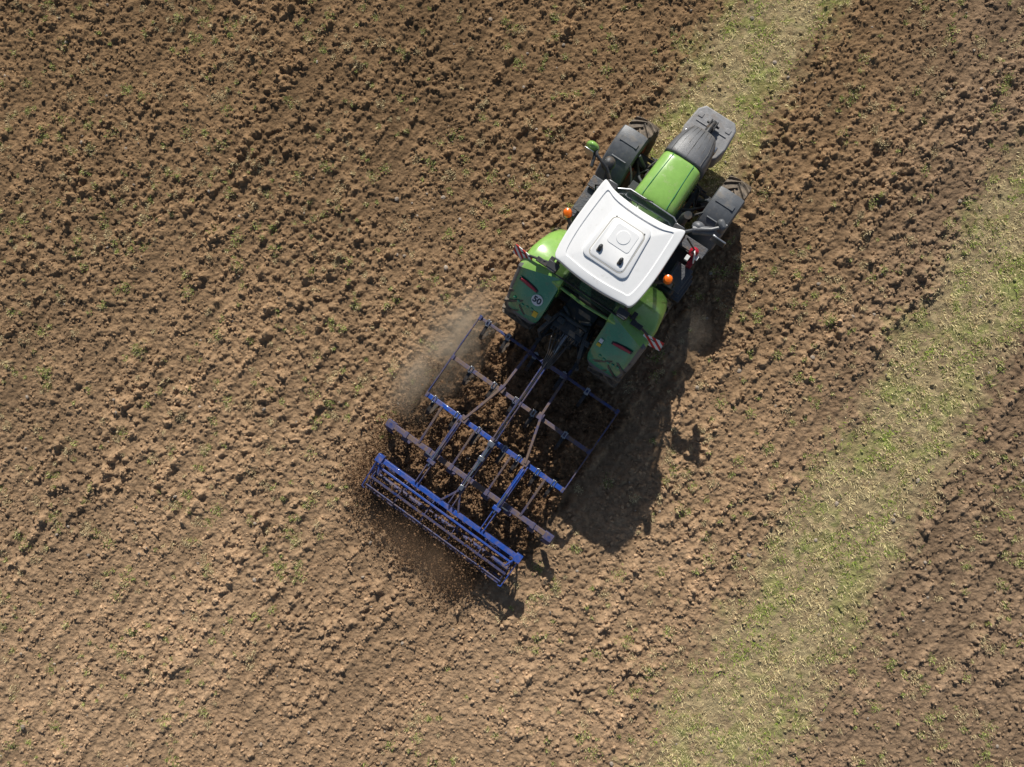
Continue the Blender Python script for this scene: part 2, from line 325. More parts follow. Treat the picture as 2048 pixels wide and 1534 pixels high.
b=MB(); b.path([(-.80,1.98,1.95),(-.6,1.90,1.80),(0,1.87,1.76),(.6,1.90,1.80),(.80,1.98,1.95)],0,rect=(.05,.09)); part(b,'rear_sill',TR,['green'],.015)
b=MB(); b.path([(0,3.97,2.15),(-.22,3.88,2.28)],.010,6); b.path([(-.36,3.86,2.30),(-.08,3.88,2.28)],.010,6)
part(b,'windscreen_wiper',TR,['black'])
b=MB(); b.box((0,2.75,1.75),(.5,.5,.14)).box((0,2.5,2.1),(.48,.12,.6)).box((.35,2.8,1.9),(.12,.5,.1)); part(b,'seat',TR,['seat'],.04)
b=MB(); b.path([(.2*math.cos(a),3.3+.17*math.sin(a),2.1+.1*math.sin(a)) for a in [k*math.pi/8 for k in range(17)]],.015); b.path([(0,3.35,2.1),(0,3.6,1.6)],.05); b.box((0,3.68,1.9),(.9,.34,.25)); part(b,'steering_wheel',TR,['black'])
# roof
half=[(0,3.51),(.3,3.52),(.58,3.55),(.72,3.62),(.775,3.635),(.80,3.60),(.81,3.3),(.825,2.95),(.825,2.6),(.80,2.28),(.765,2.12),(.70,2.08),(.68,2.10),(.4,2.05),(0,2.03)]
outl=half+[(-x,y) for x,y in half[-2:0:-1]]
def ring(k,z,ky=None,cz=0.,dx=0.):
    ky=ky or k
    return [(x*k,2.85+(y-2.85)*ky,z-cz*(abs(x)/.85)**2) for x,y in outl]
RF=empty('cab_roof',(0,2.85,2.8),TR)
b=MB(); b.loft([ring(.86,2.79),ring(.97,2.80),ring(.985,2.81),ring(1.0,2.84),ring(1.0,2.86),ring(.998,2.96),ring(.993,2.975,cz=.01),ring(.985,2.985,cz=.015),ring(.90,3.005,cz=.03),ring(.83,3.015,cz=.03),ring(.825,3.015,cz=.03),ring(.815,2.995,cz=.03),ring(.80,2.995,cz=.02),ring(.4,3.02,cz=.01),ring(.1,3.03)])
part(b,'roof_shell',RF,['white'],sub=2)
def rrect(cx,cy,w,h,r,n=5):
    o=[]
    for ax,ay,a0 in((1,1,0),(-1,1,90),(-1,-1,180),(1,-1,270)):
        for i in range(n+1):
            a=math.radians(a0+90*i/n); o.append((cx+ax*(w/2-r)+r*math.cos(a),cy+ay*(h/2-r)+r*math.sin(a)))
    return o
def plate(mb,o,z0,z1,k=.94,m=0):
    c=(sum(p[0] for p in o)/len(o),sum(p[1] for p in o)/len(o))
    mb.loft([[(p[0],p[1],z0) for p in o],[(p[0],p[1],z1-.008) for p in o],[(c[0]+(p[0]-c[0])*k,c[1]+(p[1]-c[1])*k,z1) for p in o]],m)
b=MB(); plate(b,[(p[0]*(1+.22*(2.8-p[1])),p[1]) for p in rrect(0,2.86,.80,.94,.12)],3.0,3.038,.97); part(b,'roof_hatch_surround',RF,['white'])
b=MB(); plate(b,[(p[0]*(1+.1*(2.8-p[1])),p[1]) for p in rrect(0,2.82,.66,.78,.1)],3.01,3.042,.99); part(b,'hatch_gasket',RF,['cream'])
b=MB(); plate(b,[(p[0]*(1+.15*(2.8-p[1])),p[1]) for p in rrect(0,2.82,.62,.74,.09)],3.02,3.052,.97); part(b,'roof_hatch',RF,['white'])
b=MB(); plate(b,rrect(.02,2.95,.42,.36,.05),3.04,3.060,.97); plate(b,[(.02+.12*math.cos(k*math.pi/16),2.96+.12*math.sin(k*math.pi/16)) for k in range(32)],3.05,3.068,.92); part(b,'antenna_cover',RF,['white'])
for sx in(-.2,.2):
    b=MB(); b.sphere((sx,2.63,3.08),(.036,.055,.045)); b.box((sx,2.60,3.06),(.07,.10,.03)); part(b,'hatch_knob',RF,['black'],.01)
for x,y in((-.27,3.2),(.27,3.2),(-.3,2.5),(.3,2.5)):
    b=MB(); b.path([(x,y,3.02),(x,y,3.048)],.011,10); part(b,'bolt',RF,['grey'])
for x,y in((-.70,1.98),(.70,1.98),(-.66,3.62),(.66,3.62)):
    e=MB(); e.box((x,y,2.79),(.20,.13,.12)).box((x,y+(.07 if y>3 else -.07),2.79),(.15,.02,.08),1); part(e,'work_light',TR,['black','steel'],.015)
# mirrors
e=empty('mirror',(-1.1,3.9,2.3),TR)
b=MB(); b.path([(-.72,3.75,2.35),(-.95,3.92,2.5),(-1.2,4.0,2.55),(-1.3,4.12,2.5)],.03); b.sphere((-.98,4.02,2.42),(.12,.14,.09)); b.path([(-.9,3.86,2.2),(-1.0,4.12,2.35)],.055,10); b.path([(-1.18,3.8,2.5),(-1.28,4.12,2.5)],.03); part(b,'mirror_arm',e,['black'])
b=MB(); b.sphere((-1.36,4.10,2.45),(.13,.09,.19)); part(b,'mirror_shell',e,['green'])
b=MB(); b.box((-1.36,4.0,2.45),(.18,.02,.3)); part(b,'mirror_glass',e,['steel'],.01)
e=empty('mirror',(1.1,3.9,2.3),TR)
b=MB(); b.path([(.72,3.75,2.35),(.9,3.88,2.5),(1.1,4.0,2.55),(1.28,4.2,2.52)],.03); b.path([(.84,3.86,2.42),(1.16,4.02,2.46)],.08,12); b.sphere((.9,3.95,2.42),(.12,.1,.09)); b.path([(1.05,4.02,2.5),(1.3,3.92,2.5)],.02); part(b,'mirror_arm',e,['grey'])
b=MB(); b.box((1.2,4.16,2.44),(.2,.12,.34),0,Matrix.Rotation(math.radians(-35),3,'Z')); part(b,'mirror_shell',e,['grey'],.05)
b=MB(); b.box((1.30,3.93,2.42),(.26,.03,.3)); part(b,'mirror_glass',e,['steel'],.01)
b=MB(); b.path([(.56,4.04,1.4),(.60,4.04,2.2),(.64,4.02,2.45)],[.08,.075,.07],14); part(b,'exhaust_pipe',TR,['chassis'])
b=MB(); b.path([(1.06,3.78,1.30),(1.06,3.78,1.62),(1.06,3.78,1.68)],[.085,.085,.04],14); b.box((1.12,3.62,1.4),(.1,.16,.2)); part(b,'fire_extinguisher',TR,['red'],.01)
b=MB(); b.box((1.02,3.62,1.6),(.07,.10,.08)).box((1.16,3.72,1.55),(.06,.08,.06)); b.path([(1.06,3.78,1.68),(1.1,3.7,1.75),(1.16,3.6,1.6)],.015); part(b,'junction_box',TR,['labelwhite'],.015)
# rear linkage
b=MB(); b.box((0,1.75,1.1),(.62,.9,.7)).box((0,1.28,.85),(.36,.25,.5))
for sg in(-1,1):
    b.path([(sg*.33,1.75,.62),(sg*.42,1.2,.62),(sg*.44,.74,.60)],0,rect=(.06,.11)); b.path([(sg*.28,1.62,1.42),(sg*.36,1.35,1.48),(sg*.44,1.08,1.36)],0,rect=(.07,.12))
    b.path([(sg*.44,1.08,1.36),(sg*.44,1.05,.65)],.035); b.path([(sg*.22,1.3,.8),(sg*.26,1.28,1.4)],.045); b.path([(sg*.2,1.4,.6),(sg*.5,.95,.6)],.022)
    b.box((sg*.42,1.35,1.52),(.12,.1,.1)); b.box((sg*.2,1.45,1.5),(.14,.1,.12)); b.path([(sg*.12,1.6,1.48),(sg*.3,1.7,1.52)],.04,8)
    for k in range(4):
        b.path([(sg*(.10+.06*k),1.32,1.42),(sg*(.10+.06*k),1.22,1.4)],.022,8)
b.path([(-.3,1.55,1.5),(.3,1.55,1.5)],.05)
part(b,'rear_linkage',TR,['chassis'],.008)
for k in range(7):
    b=MB(); x=-.22+.07*k; b.path([(x,1.3,1.42),(x*.8+.02*(k%3),1.1,1.52-.03*(k%2)),(x*.5+.03,.85,1.38),(x*.3+.02,.6,1.24)],.013,6); part(b,'hydraulic_hose',TR,['hose'])
b=MB(); b.path([(0,1.35,1.18),(0,1.1,1.18)],.05,12).path([(0,1.1,1.18),(0,.72,1.16)],.028,10); b.box((0,1.2,1.27),(.1,.22,.12)); part(b,'top_link',TR,['steel'],.008)

# ============================================================ CULTIVATOR
CU=empty('cultivator',(0,-1.1,0),label='blue tined cultivator with cage roller caked in soil',category='cultivator')
ZB=.74
for (u,hw,mt,d) in((.69,1.6,'blueold',.055),(-.23,1.6,'bluedirt',.08),(-1.1,1.6,'blue',.09)):
    b=MB(); b.box((0,u,ZB),(hw*2,d,d)); part(b,'cross_beam',CU,[mt],.008)
for sg in(-1,1):
    b=MB(); b.path([(sg*1.6,.74,ZB+.03),(sg*1.6,-1.15,ZB+.03)],0,rect=(.025,.05))
    for u in(.69,-.23,-1.1): b.box((sg*1.58,u,ZB+.01),(.06,.10,.11))
    part(b,'side_rail',CU,['blueold'],.006)
    b=MB(); b.path([(sg*.42,.72,ZB+.04),(sg*.45,-.15,ZB+.1),(sg*.72,-1.1,ZB+.1)],0,rect=(.05,.06)); b.box((sg*.45,-.2,ZB+.09),(.12,.14,.05)); b.box((sg*.71,-1.08,ZB+.09),(.14,.14,.05)); part(b,'main_beam',CU,['bluedirt'],.008)
    b=MB(); b.path([(sg*.73,-1.12,ZB+.06),(sg*.73,-2.6,ZB+.03)],0,rect=(.022,.11)); b.path([(sg*.80,-1.12,ZB+.06),(sg*.80,-2.6,ZB+.03)],0,rect=(.022,.11)); b.path([(sg*.765,-1.2,ZB+.12),(sg*.765,-2.1,ZB+.10)],.022)
    b.box((sg*.765,-2.1,ZB+.07),(.16,.08,.12)); part(b,'roller_arm',CU,['blueold' if sg<0 else 'blue'],.006)
    b=MB(); b.path([(sg*.765,-1.75,ZB+.15),(sg*.765,-2.2,ZB+.1)],.018); b.box((sg*.86,-2.02,ZB+.06),(.2,.02,.03)); part(b,'adjuster_pin',CU,['steel'])
    b=MB(); b.path([(sg*.42,.68,.5),(sg*.40,.68,.95),(sg*.08,.66,1.22)],0,rect=(.08,.05)); b.box((sg*.42,.76,.6),(.05,.2,.16)); part(b,'headstock_leg',CU,['blueold'],.008)
    b=MB(); b.path([(sg*1.2,-1.12,ZB+.06),(sg*1.2,-1.98,.60)],0,rect=(.045,.05)); part(b,'leveller_arm',CU,['bluedirt'],.006)
    b=MB(); b.path([(sg*.42,-1.14,ZB+.03),(sg*.42,-1.98,.60)],0,rect=(.04,.05)); part(b,'leveller_arm',CU,['bluedirt'],.006)
b=MB(); b.path([(-.035,.7,1.2),(-.035,-1.12,.98)],0,rect=(.03,.06)); b.path([(.035,.7,1.2),(.035,-1.12,.98)],0,rect=(.03,.06)); b.box((0,.66,1.2),(.14,.1,.12)); b.box((0,-1.1,.93),(.14,.12,.22)); part(b,'stay_bar',CU,['blueold'],.006)
b=MB(); b.path([(.0,.9,1.32),(.01,.3,1.24),(-.01,-.5,1.15),(.02,-1.0,1.09),(0,-1.3,1.0)],.013,6); part(b,'hose',CU,['hose'])
b=MB(); b.path([(-.04,-1.15,ZB+.12),(-.04,-2.55,ZB+.08)],0,rect=(.022,.1)); b.path([(.05,-1.15,ZB+.12),(.05,-2.55,ZB+.08)],0,rect=(.022,.1)); b.path([(0,-2.2,ZB+.13),(-.22,-2.62,ZB+.02)],0,rect=(.04,.04)); b.path([(0,-2.2,ZB+.13),(.22,-2.62,ZB+.02)],0,rect=(.04,.04)); part(b,'roller_arm',CU,['blueold'],.006)
b=MB(); b.path([(0,-1.2,1.0),(0,-1.75,.93)],.03,10).path([(0,-1.75,.93),(0,-2.15,.9)],.016,8).box((0,-1.15,1.03),(.12,.1,.1)).box((0,-1.48,.99),(.11,.08,.08)).box((0,-2.15,.92),(.08,.1,.08)); part(b,'hydraulic_cylinder',CU,['steel'],.008)
def tine(v,u):
    e=empty('tine',(v,u,ZB),CU)
    b=MB(); b.path([(v,u+.05,ZB-.06),(v,u-.10,ZB-.05),(v,u-.25,ZB-.08),(v,u-.33,ZB-.2),(v,u-.30,ZB-.38),(v,u-.18,ZB-.52),(v,u-.04,ZB-.66),(v,u+.03,ZB-.80)],0,rect=(.065,.024),side=(1,0,0)); part(b,'tine_spring',e,['tine'],.004)
    b=MB(); b.loft([[(v-.10,u-.08,.09),(v,u-.02,.14),(v+.10,u-.08,.09),(v,u-.03,.08)],[(v-.02,u+.14,-.02),(v,u+.15,0),(v+.02,u+.14,-.02),(v,u+.14,-.03)]]); part(b,'share',e,['tine'])
    b=MB(); b.box((v,u,ZB-.02),(.09,.13,.03)).box((v-.03,u,ZB+.05),(.016,.12,.02)).box((v+.03,u,ZB+.05),(.016,.12,.02)).path([(v,u-.065,ZB-.08),(v,u-.065,ZB+.07)],.012,6).path([(v,u+.065,ZB-.08),(v,u+.065,ZB+.07)],.012,6); part(b,'clamp',e,['steel'],.003)
for v in(-1.41,-.88,-.37,.24,.56,1.0,1.37): tine(v,-1.1)
for v in(-1.16,-.62,-.12,.30,1.02): tine(v,-.23)
for v in(-1.4,-.93,-.3,.35,.9): tine(v,.69)
b=MB(); b.box((0,-1.99,.58),(3.56,.10,.08)); part(b,'leveller_bar',CU,['bluedirt'],.01)
for sg in(-1,1):
    b=MB(); b.box((sg*1.86,-2.0,.55),(.2,.15,.14)); b.path([(sg*1.88,-2.0,.5),(sg*1.9,-2.14,.3),(sg*1.86,-2.2,.12)],0,rect=(.16,.02),side=(1,0,0)); part(b,'end_plate',CU,['blueold'],.01)
for v in(-1.5,-.95,-.42,.42,.95,1.5):
    b=MB(); b.path([(v,-2.0,.56),(v,-2.12,.45),(v+.02,-2.16,.25),(v+.03,-2.12,.08)],0,rect=(.14,.02),side=(1,0,0)); b.box((v,-1.99,.60),(.08,.12,.07)); part(b,'levelling_paddle',CU,['bluedirt'],.006)
b=MB(); b.box((0,-2.63,.74),(3.34,.09,.09)).box((0,-2.78,.70),(3.2,.04,.05))
for sg in(-1,1):
    b.path([(sg*1.65,-2.6,.74),(sg*1.66,-2.97,.5),(sg*1.66,-3.0,.3)],0,rect=(.02,.16),side=(1,0,0)); b.box((sg*1.62,-2.63,.76),(.14,.16,.13)); b.path([(sg*1.62,-2.6,.78),(sg*1.5,-2.9,.72)],.02)
    b.path([(sg*1.66,-2.68,.70),(sg*1.66,-3.30,.52),(sg*1.6,-3.32,.5)],0,rect=(.025,.04))
part(b,'roller_frame',CU,['blue'],.006)
b=MB(); RR=.33; c=(0,-2.99,.32)
b.path([(-1.6,c[1],c[2]),(1.6,c[1],c[2])],.045,10)
for k in range(9):
    a=2*math.pi*(k+.45)/9
    b.path([(x,c[1]+RR*math.cos(a),c[2]+RR*math.sin(a)) for x in(-1.6,-.8,0,.8,1.6)],0,rect=(.022,.04),side=(0,math.cos(a),math.sin(a)))
for x in(-1.58,-.95,-.32,.32,.95,1.58):
    b.revolve([(x-.008,RR-.01),(x-.008,RR-.06),(x+.008,RR-.06),(x+.008,RR-.01),(x-.008,RR-.01)],c,30)
    for k in range(5):
        a=2*math.pi*k/5; b.path([(x,c[1],c[2]),(x,c[1]+(RR-.03)*math.cos(a),c[2]+(RR-.03)*math.sin(a))],.013,6)
b.m=[0]*len(b.m)
part(b,'cage_roller',CU,['blueold'])

# ============================================================ GROUND
T=256; gt=np.random.default_rng(5).uniform(0,2*np.pi,(T,T)); jit=np.random.default_rng(6).uniform(0,1,(T,T,3))
def gn(x,y,o=0):
    xi=np.floor(x).astype(int); yi=np.floor(y).astype(int); fx=x-xi; fy=y-yi
    u=fx**3*(fx*(fx*6-15)+10); v=fy**3*(fy*(fy*6-15)+10)
    def d(i,j):
        a=gt[(xi+i+o*37)%T,(yi+j+o*91)%T]; return np.cos(a)*(fx-i)+np.sin(a)*(fy-j)
    return (d(0,0)*(1-u)*(1-v)+d(1,0)*u*(1-v)+d(0,1)*(1-u)*v+d(1,1)*u*v)*1.5
def fbm(x,y,o=0,n=4,g=.55):
    s=0;a=1
    for k in range(n): s=s+a*gn(x*2**k,y*2**k,o+k*3); a*=g
    return s
def clods(x,y,cell,o,thr):
    x=x/cell;y=y/cell; xi=np.floor(x).astype(int); yi=np.floor(y).astype(int); h=np.zeros_like(x)
    for i in(-1,0,1):
        for j in(-1,0,1):
            c=jit[(xi+i+o*53)%T,(yi+j+o*29)%T]; px=xi+i+c[...,0]; py=yi+j+c[...,1]; s=np.clip((c[...,2]-thr)/(1-thr),0,1)
            r=.35+.5*s; d2=((x-px)**2+(y-py)**2)/r**2
            h=np.maximum(h,np.where(s>0,np.sqrt(np.clip(1-d2,0,1))*r*(.5+.5*s),0))
    return h*cell
def ss(a,b,x): t=np.clip((x-a)/(b-a),0,1); return t*t*(3-2*t)
def G(px,py):
    a=(px-1024)/100; b=(767-py)/100; dn=a*.819-b*.574; k=1-dn*.0066; return a*k,b*k
def curve(pts):
    q=sorted([G(*p)[::-1] for p in pts]); return np.array([p[0] for p in q]),np.array([p[1] for p in q])
L1=curve([(1900,-700),(1620,-200),(1480,0),(1405,100),(1345,210),(1300,290),(1250,400),(1200,470)])
R1=curve([(2150,-700),(1830,-200),(1695,0),(1610,120),(1545,225),(1490,330),(1450,430),(1400,520)])
L2=curve([(2500,-350),(2200,80),(2048,310),(1900,520),(1790,690),(1680,900),(1560,1070),(1470,1220),(1375,1370),(1285,1520),(1200,1650),(900,2200)])
R2=curve([(2800,-350),(2420,100),(2190,440),(2070,620),(1985,760),(1910,900),(1830,1040),(1750,1180),(1680,1310),(1610,1440),(1560,1534),(1490,1680),(1200,2200)])
def strip(x,y,L,R,ylo=None,w=.55):
    n=fbm(x*.8,y*.8,7,3,.7)*.26+fbm(x*6,y*6,3,2)*.35
    xl=np.interp(y,*L); xr=np.interp(y,*R); m=ss(-w,w,x-xl+n)*ss(-w,w,xr-x+n)
    if ylo is not None: m=m*ss(ylo-.3,ylo+.3,y)
    return m
def masks(x,y):
    g1=strip(x,y,L1,R1,2.9); g2=strip(x,y,L2,R2)
    dx=x-.36; dy=y+.252; v=dx*math.cos(ANG)+dy*math.sin(ANG); u=-dx*math.sin(ANG)+dy*math.cos(ANG)
    work=ss(1.95,1.6,np.abs(v)+.2*gn(x*2,y*2,9))*ss(-3.6,-3.0,u)*ss(1.3,.6,u)
    tilled=ss(1.9,1.6,np.abs(v)+.1*gn(x*3,y*3,9))*ss(-3.0,-3.4,u)
    return np.maximum(g1,g2),u,v,work,tilled
def rows(u,v):
    w=v+.10*gn(u*.5,v*.5,8)+.03*gn(u*2,v*2,18)
    return gn(w*3.3,u*.22,6), gn(w*7.,u*.55,16)
def height(x,y):
    g,u,v,work,tilled=masks(x,y)
    wx=x+.035*gn(x*9,y*9,1); wy=y+.035*gn(x*9,y*9,2)
    c=clods(wx,wy,.18,1,.80)*.48+clods(wx+.03*gn(x*18,y*18,4),wy,.11,2,.6)*.62+clods(wx,wy+.03*gn(x*18,y*18,4),.068,3,.35)*.62
    f=fbm(x*2.2,y*2.2,5,3,.55)*.009+fbm(x*10,y*10,25,3,.85)*.016
    r1,r2=rows(u,v); row=r1*.013+r2*.015
    patch=.8+.45*fbm(x*.35,y*.35,12,3)
    smooth=ss(-1,-6,y)*.25+ss(5.,9.,x)*ss(-1,-4,y)*.2
    bare=(c*patch*(1-smooth)*(.93+.5*r1+.6*r2)+f+row)
    gr=fbm(x*4,y*4,15,4,.6)*.015+.01+clods(wx,wy,.10,3,.5)*.2
    h=bare*(1-g)+gr*g
    mound=np.zeros_like(x)
    for vt,uu in [(a,-1.2) for a in(-1.41,-.37,.56,1.37)]+[(a,-.35) for a in(-1.16,-.12,.3,1.02)]+[(a,.55) for a in(-.93,-.3,.35,.9)]:
        k=ss(.45,.0,np.abs(u-uu+.12)); mound=np.maximum(mound,k*(np.exp(-((np.abs(v-vt)-.2)/.12)**2)*.16))
        mound=mound-.05*np.exp(-((v-vt)/.07)**2)*ss(-.9,-.1,u-uu)*ss(.2,0,u-uu)
    h=h+work*(mound+fbm(x*4,y*4,22,5,.7)*.08+.02)
    for vc,uc,wv,lu in((.97,RA,.36,.45),(-.97,RA,.36,.45),(1.03,FA,.28,.35),(-1.03,FA,.28,.35)):
        k=ss(wv+.1,wv,np.abs(v-vc))*ss(lu+.25,lu,np.abs(u-uc)); h=h*(1-k)
    return h,g,u,v,work,tilled
def axis(a,b,n):
    inner=np.linspace(a,b,n); st=inner[1]-inner[0]; o=[];s=st;p=b
    while p<900: s*=1.22; p+=s; o.append(p-b)
    o=np.array(o); return np.concatenate([a-o[::-1],inner,b+o])
xs=axis(-12.0,12.0,1260); ys=axis(-9.0,9.0,950)
X,Y=np.meshgrid(xs,ys); H,Gm,U,V,WK,TL=height(X,Y)
fade=1-ss(12.2,16,np.maximum(np.abs(X),np.abs(Y)*1.3)); H=H*fade
def soilcol(X,Y,Gm,U,V,WK,TL,Hh=None):
    n1=fbm(X*.25,Y*.25,30,4,.6); n2=fbm(X*1.3,Y*1.3,33,4,.6); n3=gn(X*9,Y*9,35); r1,r2=rows(U,V)
    t=ss(7.5,-7.5,Y)
    dark=np.array([.232,.146,.077]); pale_soil=np.array([.395,.265,.160]); grey=np.array([.262,.180,.115])
    c=dark[None,None]*(1-t[...,None])+pale_soil[None,None]*t[...,None]  # paler towards low Y: soil variation plus sun-away brightness put in the colour
    k=ss(4.5,8,X-.3*Y)[...,None]*.75; c=c*(1-k)+grey*k
    c=c*(1+.14*n1+.14*n2+.09*n3+.10*r1+.13*r2)[...,None]
    wet=np.clip(WK*.75+TL*.15*(1+n2),0,1)[...,None]; c=c*(1-wet)+np.array([.17,.098,.052])*wet*(1+.25*n2[...,None])
    straw=np.array([.54,.44,.24]); gg=np.array([.33,.36,.12]); q=ss(-.1,.35,n2+.5*n1)[...,None]
    gc=(straw*(1-q)+gg*q)*(.85+.2*n3+.15*n2)[...,None]; m=(Gm*(.62+.3*fbm(X*3,Y*3,60,3)))[...,None]; m=np.clip(m,0,1)
    c=c*(1-m)+gc*m
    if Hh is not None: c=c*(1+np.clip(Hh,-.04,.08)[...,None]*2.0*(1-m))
    return np.clip(c,.01,.9)
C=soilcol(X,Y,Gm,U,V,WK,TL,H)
def gridmesh(name,X,Y,H,C,m):
    ny,nx=X.shape; me=bpy.data.meshes.new(name); co=np.stack([X,Y,H],-1).reshape(-1,3).astype(np.float32)
    me.vertices.add(len(co)); me.vertices.foreach_set('co',co.ravel())
    i=np.arange(ny*nx).reshape(ny,nx); q=np.stack([i[:-1,:-1],i[:-1,1:],i[1:,1:],i[1:,:-1]],-1).reshape(-1,4)
    me.loops.add(q.size); me.loops.foreach_set('vertex_index',q.ravel().astype(np.int32))
    me.polygons.add(len(q)); me.polygons.foreach_set('loop_start',np.arange(0,q.size,4,dtype=np.int32)); me.polygons.foreach_set('loop_total',np.full(len(q),4,dtype=np.int32))
    me.polygons.foreach_set('use_smooth',np.ones(len(q),dtype=bool))
    me.update(calc_edges=True)
    a=me.color_attributes.new('Col','FLOAT_COLOR','POINT'); a.data.foreach_set('color',np.concatenate([C.reshape(-1,3),np.ones((ny*nx,1))],1).astype(np.float32).ravel())
    me.materials.append(m); o=bpy.data.objects.new(name,me); coll.objects.link(o); return o
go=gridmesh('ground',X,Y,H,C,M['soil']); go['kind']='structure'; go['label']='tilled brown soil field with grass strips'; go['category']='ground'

def scatter_mesh(name,co,faces_n,faces,C,m,smooth=False):
    me=bpy.data.meshes.new(name); me.vertices.add(len(co)); me.vertices.foreach_set('co',co.astype(np.float32).ravel())
    me.loops.add(faces.size); me.loops.foreach_set('vertex_index',faces.ravel().astype(np.int32))
    nf=faces.size//faces_n; me.polygons.add(nf); me.polygons.foreach_set('loop_start',np.arange(0,faces.size,faces_n,dtype=np.int32)); me.polygons.foreach_set('loop_total',np.full(nf,faces_n,dtype=np.int32))
    me.polygons.foreach_set('use_smooth',np.full(nf,smooth,dtype=bool)); me.update(calc_edges=True)
    a=me.color_attributes.new('Col','FLOAT_COLOR','POINT'); a.data.foreach_set('color',np.concatenate([C,np.ones((len(C),1))],1).astype(np.float32).ravel())
    me.materials.append(m); o=bpy.data.objects.new(name,me); coll.objects.link(o); return o
def hat(x,y):
    ix=np.clip(np.searchsorted(xs,x),1,len(xs)-1); iy=np.clip(np.searchsorted(ys,y),1,len(ys)-1)
    return H[iy,ix],C[iy,ix]
bm=bmesh.new(); bmesh.ops.create_icosphere(bm,subdivisions=1,radius=1); iv=np.array([v.co[:] for v in bm.verts]); iff=np.array([[v.index for v in f.verts] for f in bm.faces]); bm.free()
bm=bmesh.new(); bmesh.ops.create_icosphere(bm,subdivisions=2,radius=1); iv2=np.array([v.co[:] for v in bm.verts]); iff2=np.array([[v.index for v in f.verts] for f in bm.faces]); bm.free()
def blobs(name,P,S,Cc,m,base=(None,None),jitter=.35,flat=.75):
    V0,F0=base; n=len(P); v=V0[None]*(1+rng.uniform(-jitter,jitter,(n,len(V0),1)))*S[:,None,None]*rng.uniform(.7,1.3,(n,1,3)); v[...,2]*=flat
    a=rng.uniform(0,6.28,n); c,s=np.cos(a)[:,None],np.sin(a)[:,None]; x=v[...,0]*c-v[...,1]*s; y=v[...,0]*s+v[...,1]*c; v[...,0]=x; v[...,1]=y
    v+=P[:,None]; f=(F0[None]+(np.arange(n)*len(V0))[:,None,None]); return scatter_mesh(name,v.reshape(-1,3),3,f.reshape(-1,3),np.repeat(Cc,len(V0),0),m)
N=90000; x=rng.uniform(-11.8,11.8,N); y=rng.uniform(-8.9,8.9,N)
g,u,v,wk,tl=masks(x,y); r1,r2=rows(u,v); keep=(rng.random(N)<(1-.8*g)*(.6+.5*r1+.5*r2))&~((np.abs(np.abs(v)-1)<.4)&(u>1)&(u<5.7))
x,y=x[keep],y[keep]; h,c=hat(x,y); s=.010+.032*rng.random(len(x))**3.0
P=np.stack([x,y,h+s*.3],-1); o=blobs('soil_clods',P,s,np.clip(c*rng.uniform(.85,1.3,(len(x),1)),0,1),M['clod'],(iv,iff)); o['kind']='stuff'; o['label']='small brown soil clods over the field'; o['category']='soil'
N=420; x=rng.uniform(-12,12,N); y=rng.uniform(-9,9,N); h,c=hat(x,y); s=.015+.03*rng.random(N)**2
o=blobs('field_stones',np.stack([x,y,h+s*.2],-1),s,np.array([[.40,.33,.26]])*rng.uniform(.7,1.1,(N,1)),M['clod'],(iv2,iff2),.12,.6); o['kind']='stuff'; o['label']='pale stones lying in the soil'; o['category']='stones'
pts=[]
def rig(v,u,z): return np.stack([v*math.cos(ANG)-u*math.sin(ANG)+.36, v*math.sin(ANG)+u*math.cos(ANG)-.252, z],-1)
n=12000; vv=rng.uniform(-1.7,1.7,n); uu=rng.choice([.35,-.6,-1.45,-2.15],n)+rng.normal(0,.2,n); zz=.06+np.abs(rng.normal(0,.15,n)); pts.append(rig(vv,uu,zz))
n=26000; cl=rng.uniform(-1.6,1.6,14); vv=np.clip(cl[rng.integers(0,14,n)]+rng.normal(0,.17,n),-2.0,2.0); uu=-2.95-np.abs(rng.normal(0,.52,n)); zz=np.abs(rng.normal(0,.25,n))*np.exp(-(np.abs(uu)-3.1))+.03; pts.append(rig(vv,uu,zz))
n=4500; vv=-1.75-np.abs(rng.normal(0,.27,n)); uu=rng.uniform(-3.5,-.5,n); zz=.05+np.abs(rng.normal(0,.15,n)); pts.append(rig(vv,uu,zz))
P=np.concatenate(pts); s=.004+.018*rng.random(len(P))**3.4
cc=np.array([[.17,.10,.055]])*rng.uniform(.5,1.6,(len(P),1)); o=blobs('soil_spray',P,s,cc,M['clod'],(iv,iff)); o['kind']='stuff'; o['label']='crumbs of soil thrown up by the cultivator'; o['category']='soil'

def blades(x,y,col,L,wd,lean):
    n=len(x); h,_=hat(x,y); a=rng.uniform(0,2*np.pi,n); dx,dy=np.cos(a),np.sin(a)
    b=np.stack([x,y,h-.005],-1); sd=np.stack([-dy,dx,0*dx],-1)*wd[:,None]; tip=np.stack([dx*L*lean,dy*L*lean,L*np.sqrt(np.clip(1-lean**2,0.02,1))],-1)
    midp=b+tip*np.array([.5,.5,.65])
    co=np.stack([b-sd,b+sd,midp+sd*.8,midp-sd*.8,b+tip],1)
    q=np.array([[0,1,2],[0,2,3],[3,2,4]])
    return co.reshape(-1,3),(q[None]+(np.arange(n)*5)[:,None,None]).reshape(-1,3),np.repeat(col,5,0)
N=420000; x=rng.uniform(-1,12.,N); y=rng.uniform(-9.,9.,N); g,u,v,_,_=masks(x,y)
dens=ss(-.3,.35,fbm(v*3.0,u*1.6,41,4,.8)); keep=rng.random(N)<g**1.2*(.10+.62*dens)
x,y,u,v=x[keep],y[keep],u[keep],v[keep]; n=len(x); q=ss(-.05,.4,fbm(v*1.4,u*.6,45,4,.75)); isg=rng.random(n)<(.06+.6*q)
straw=np.array([.92,.78,.44]); grn=np.array([.38,.50,.09]); col=np.where(isg[:,None],grn,straw)*rng.uniform(.65,1.08,(n,1))
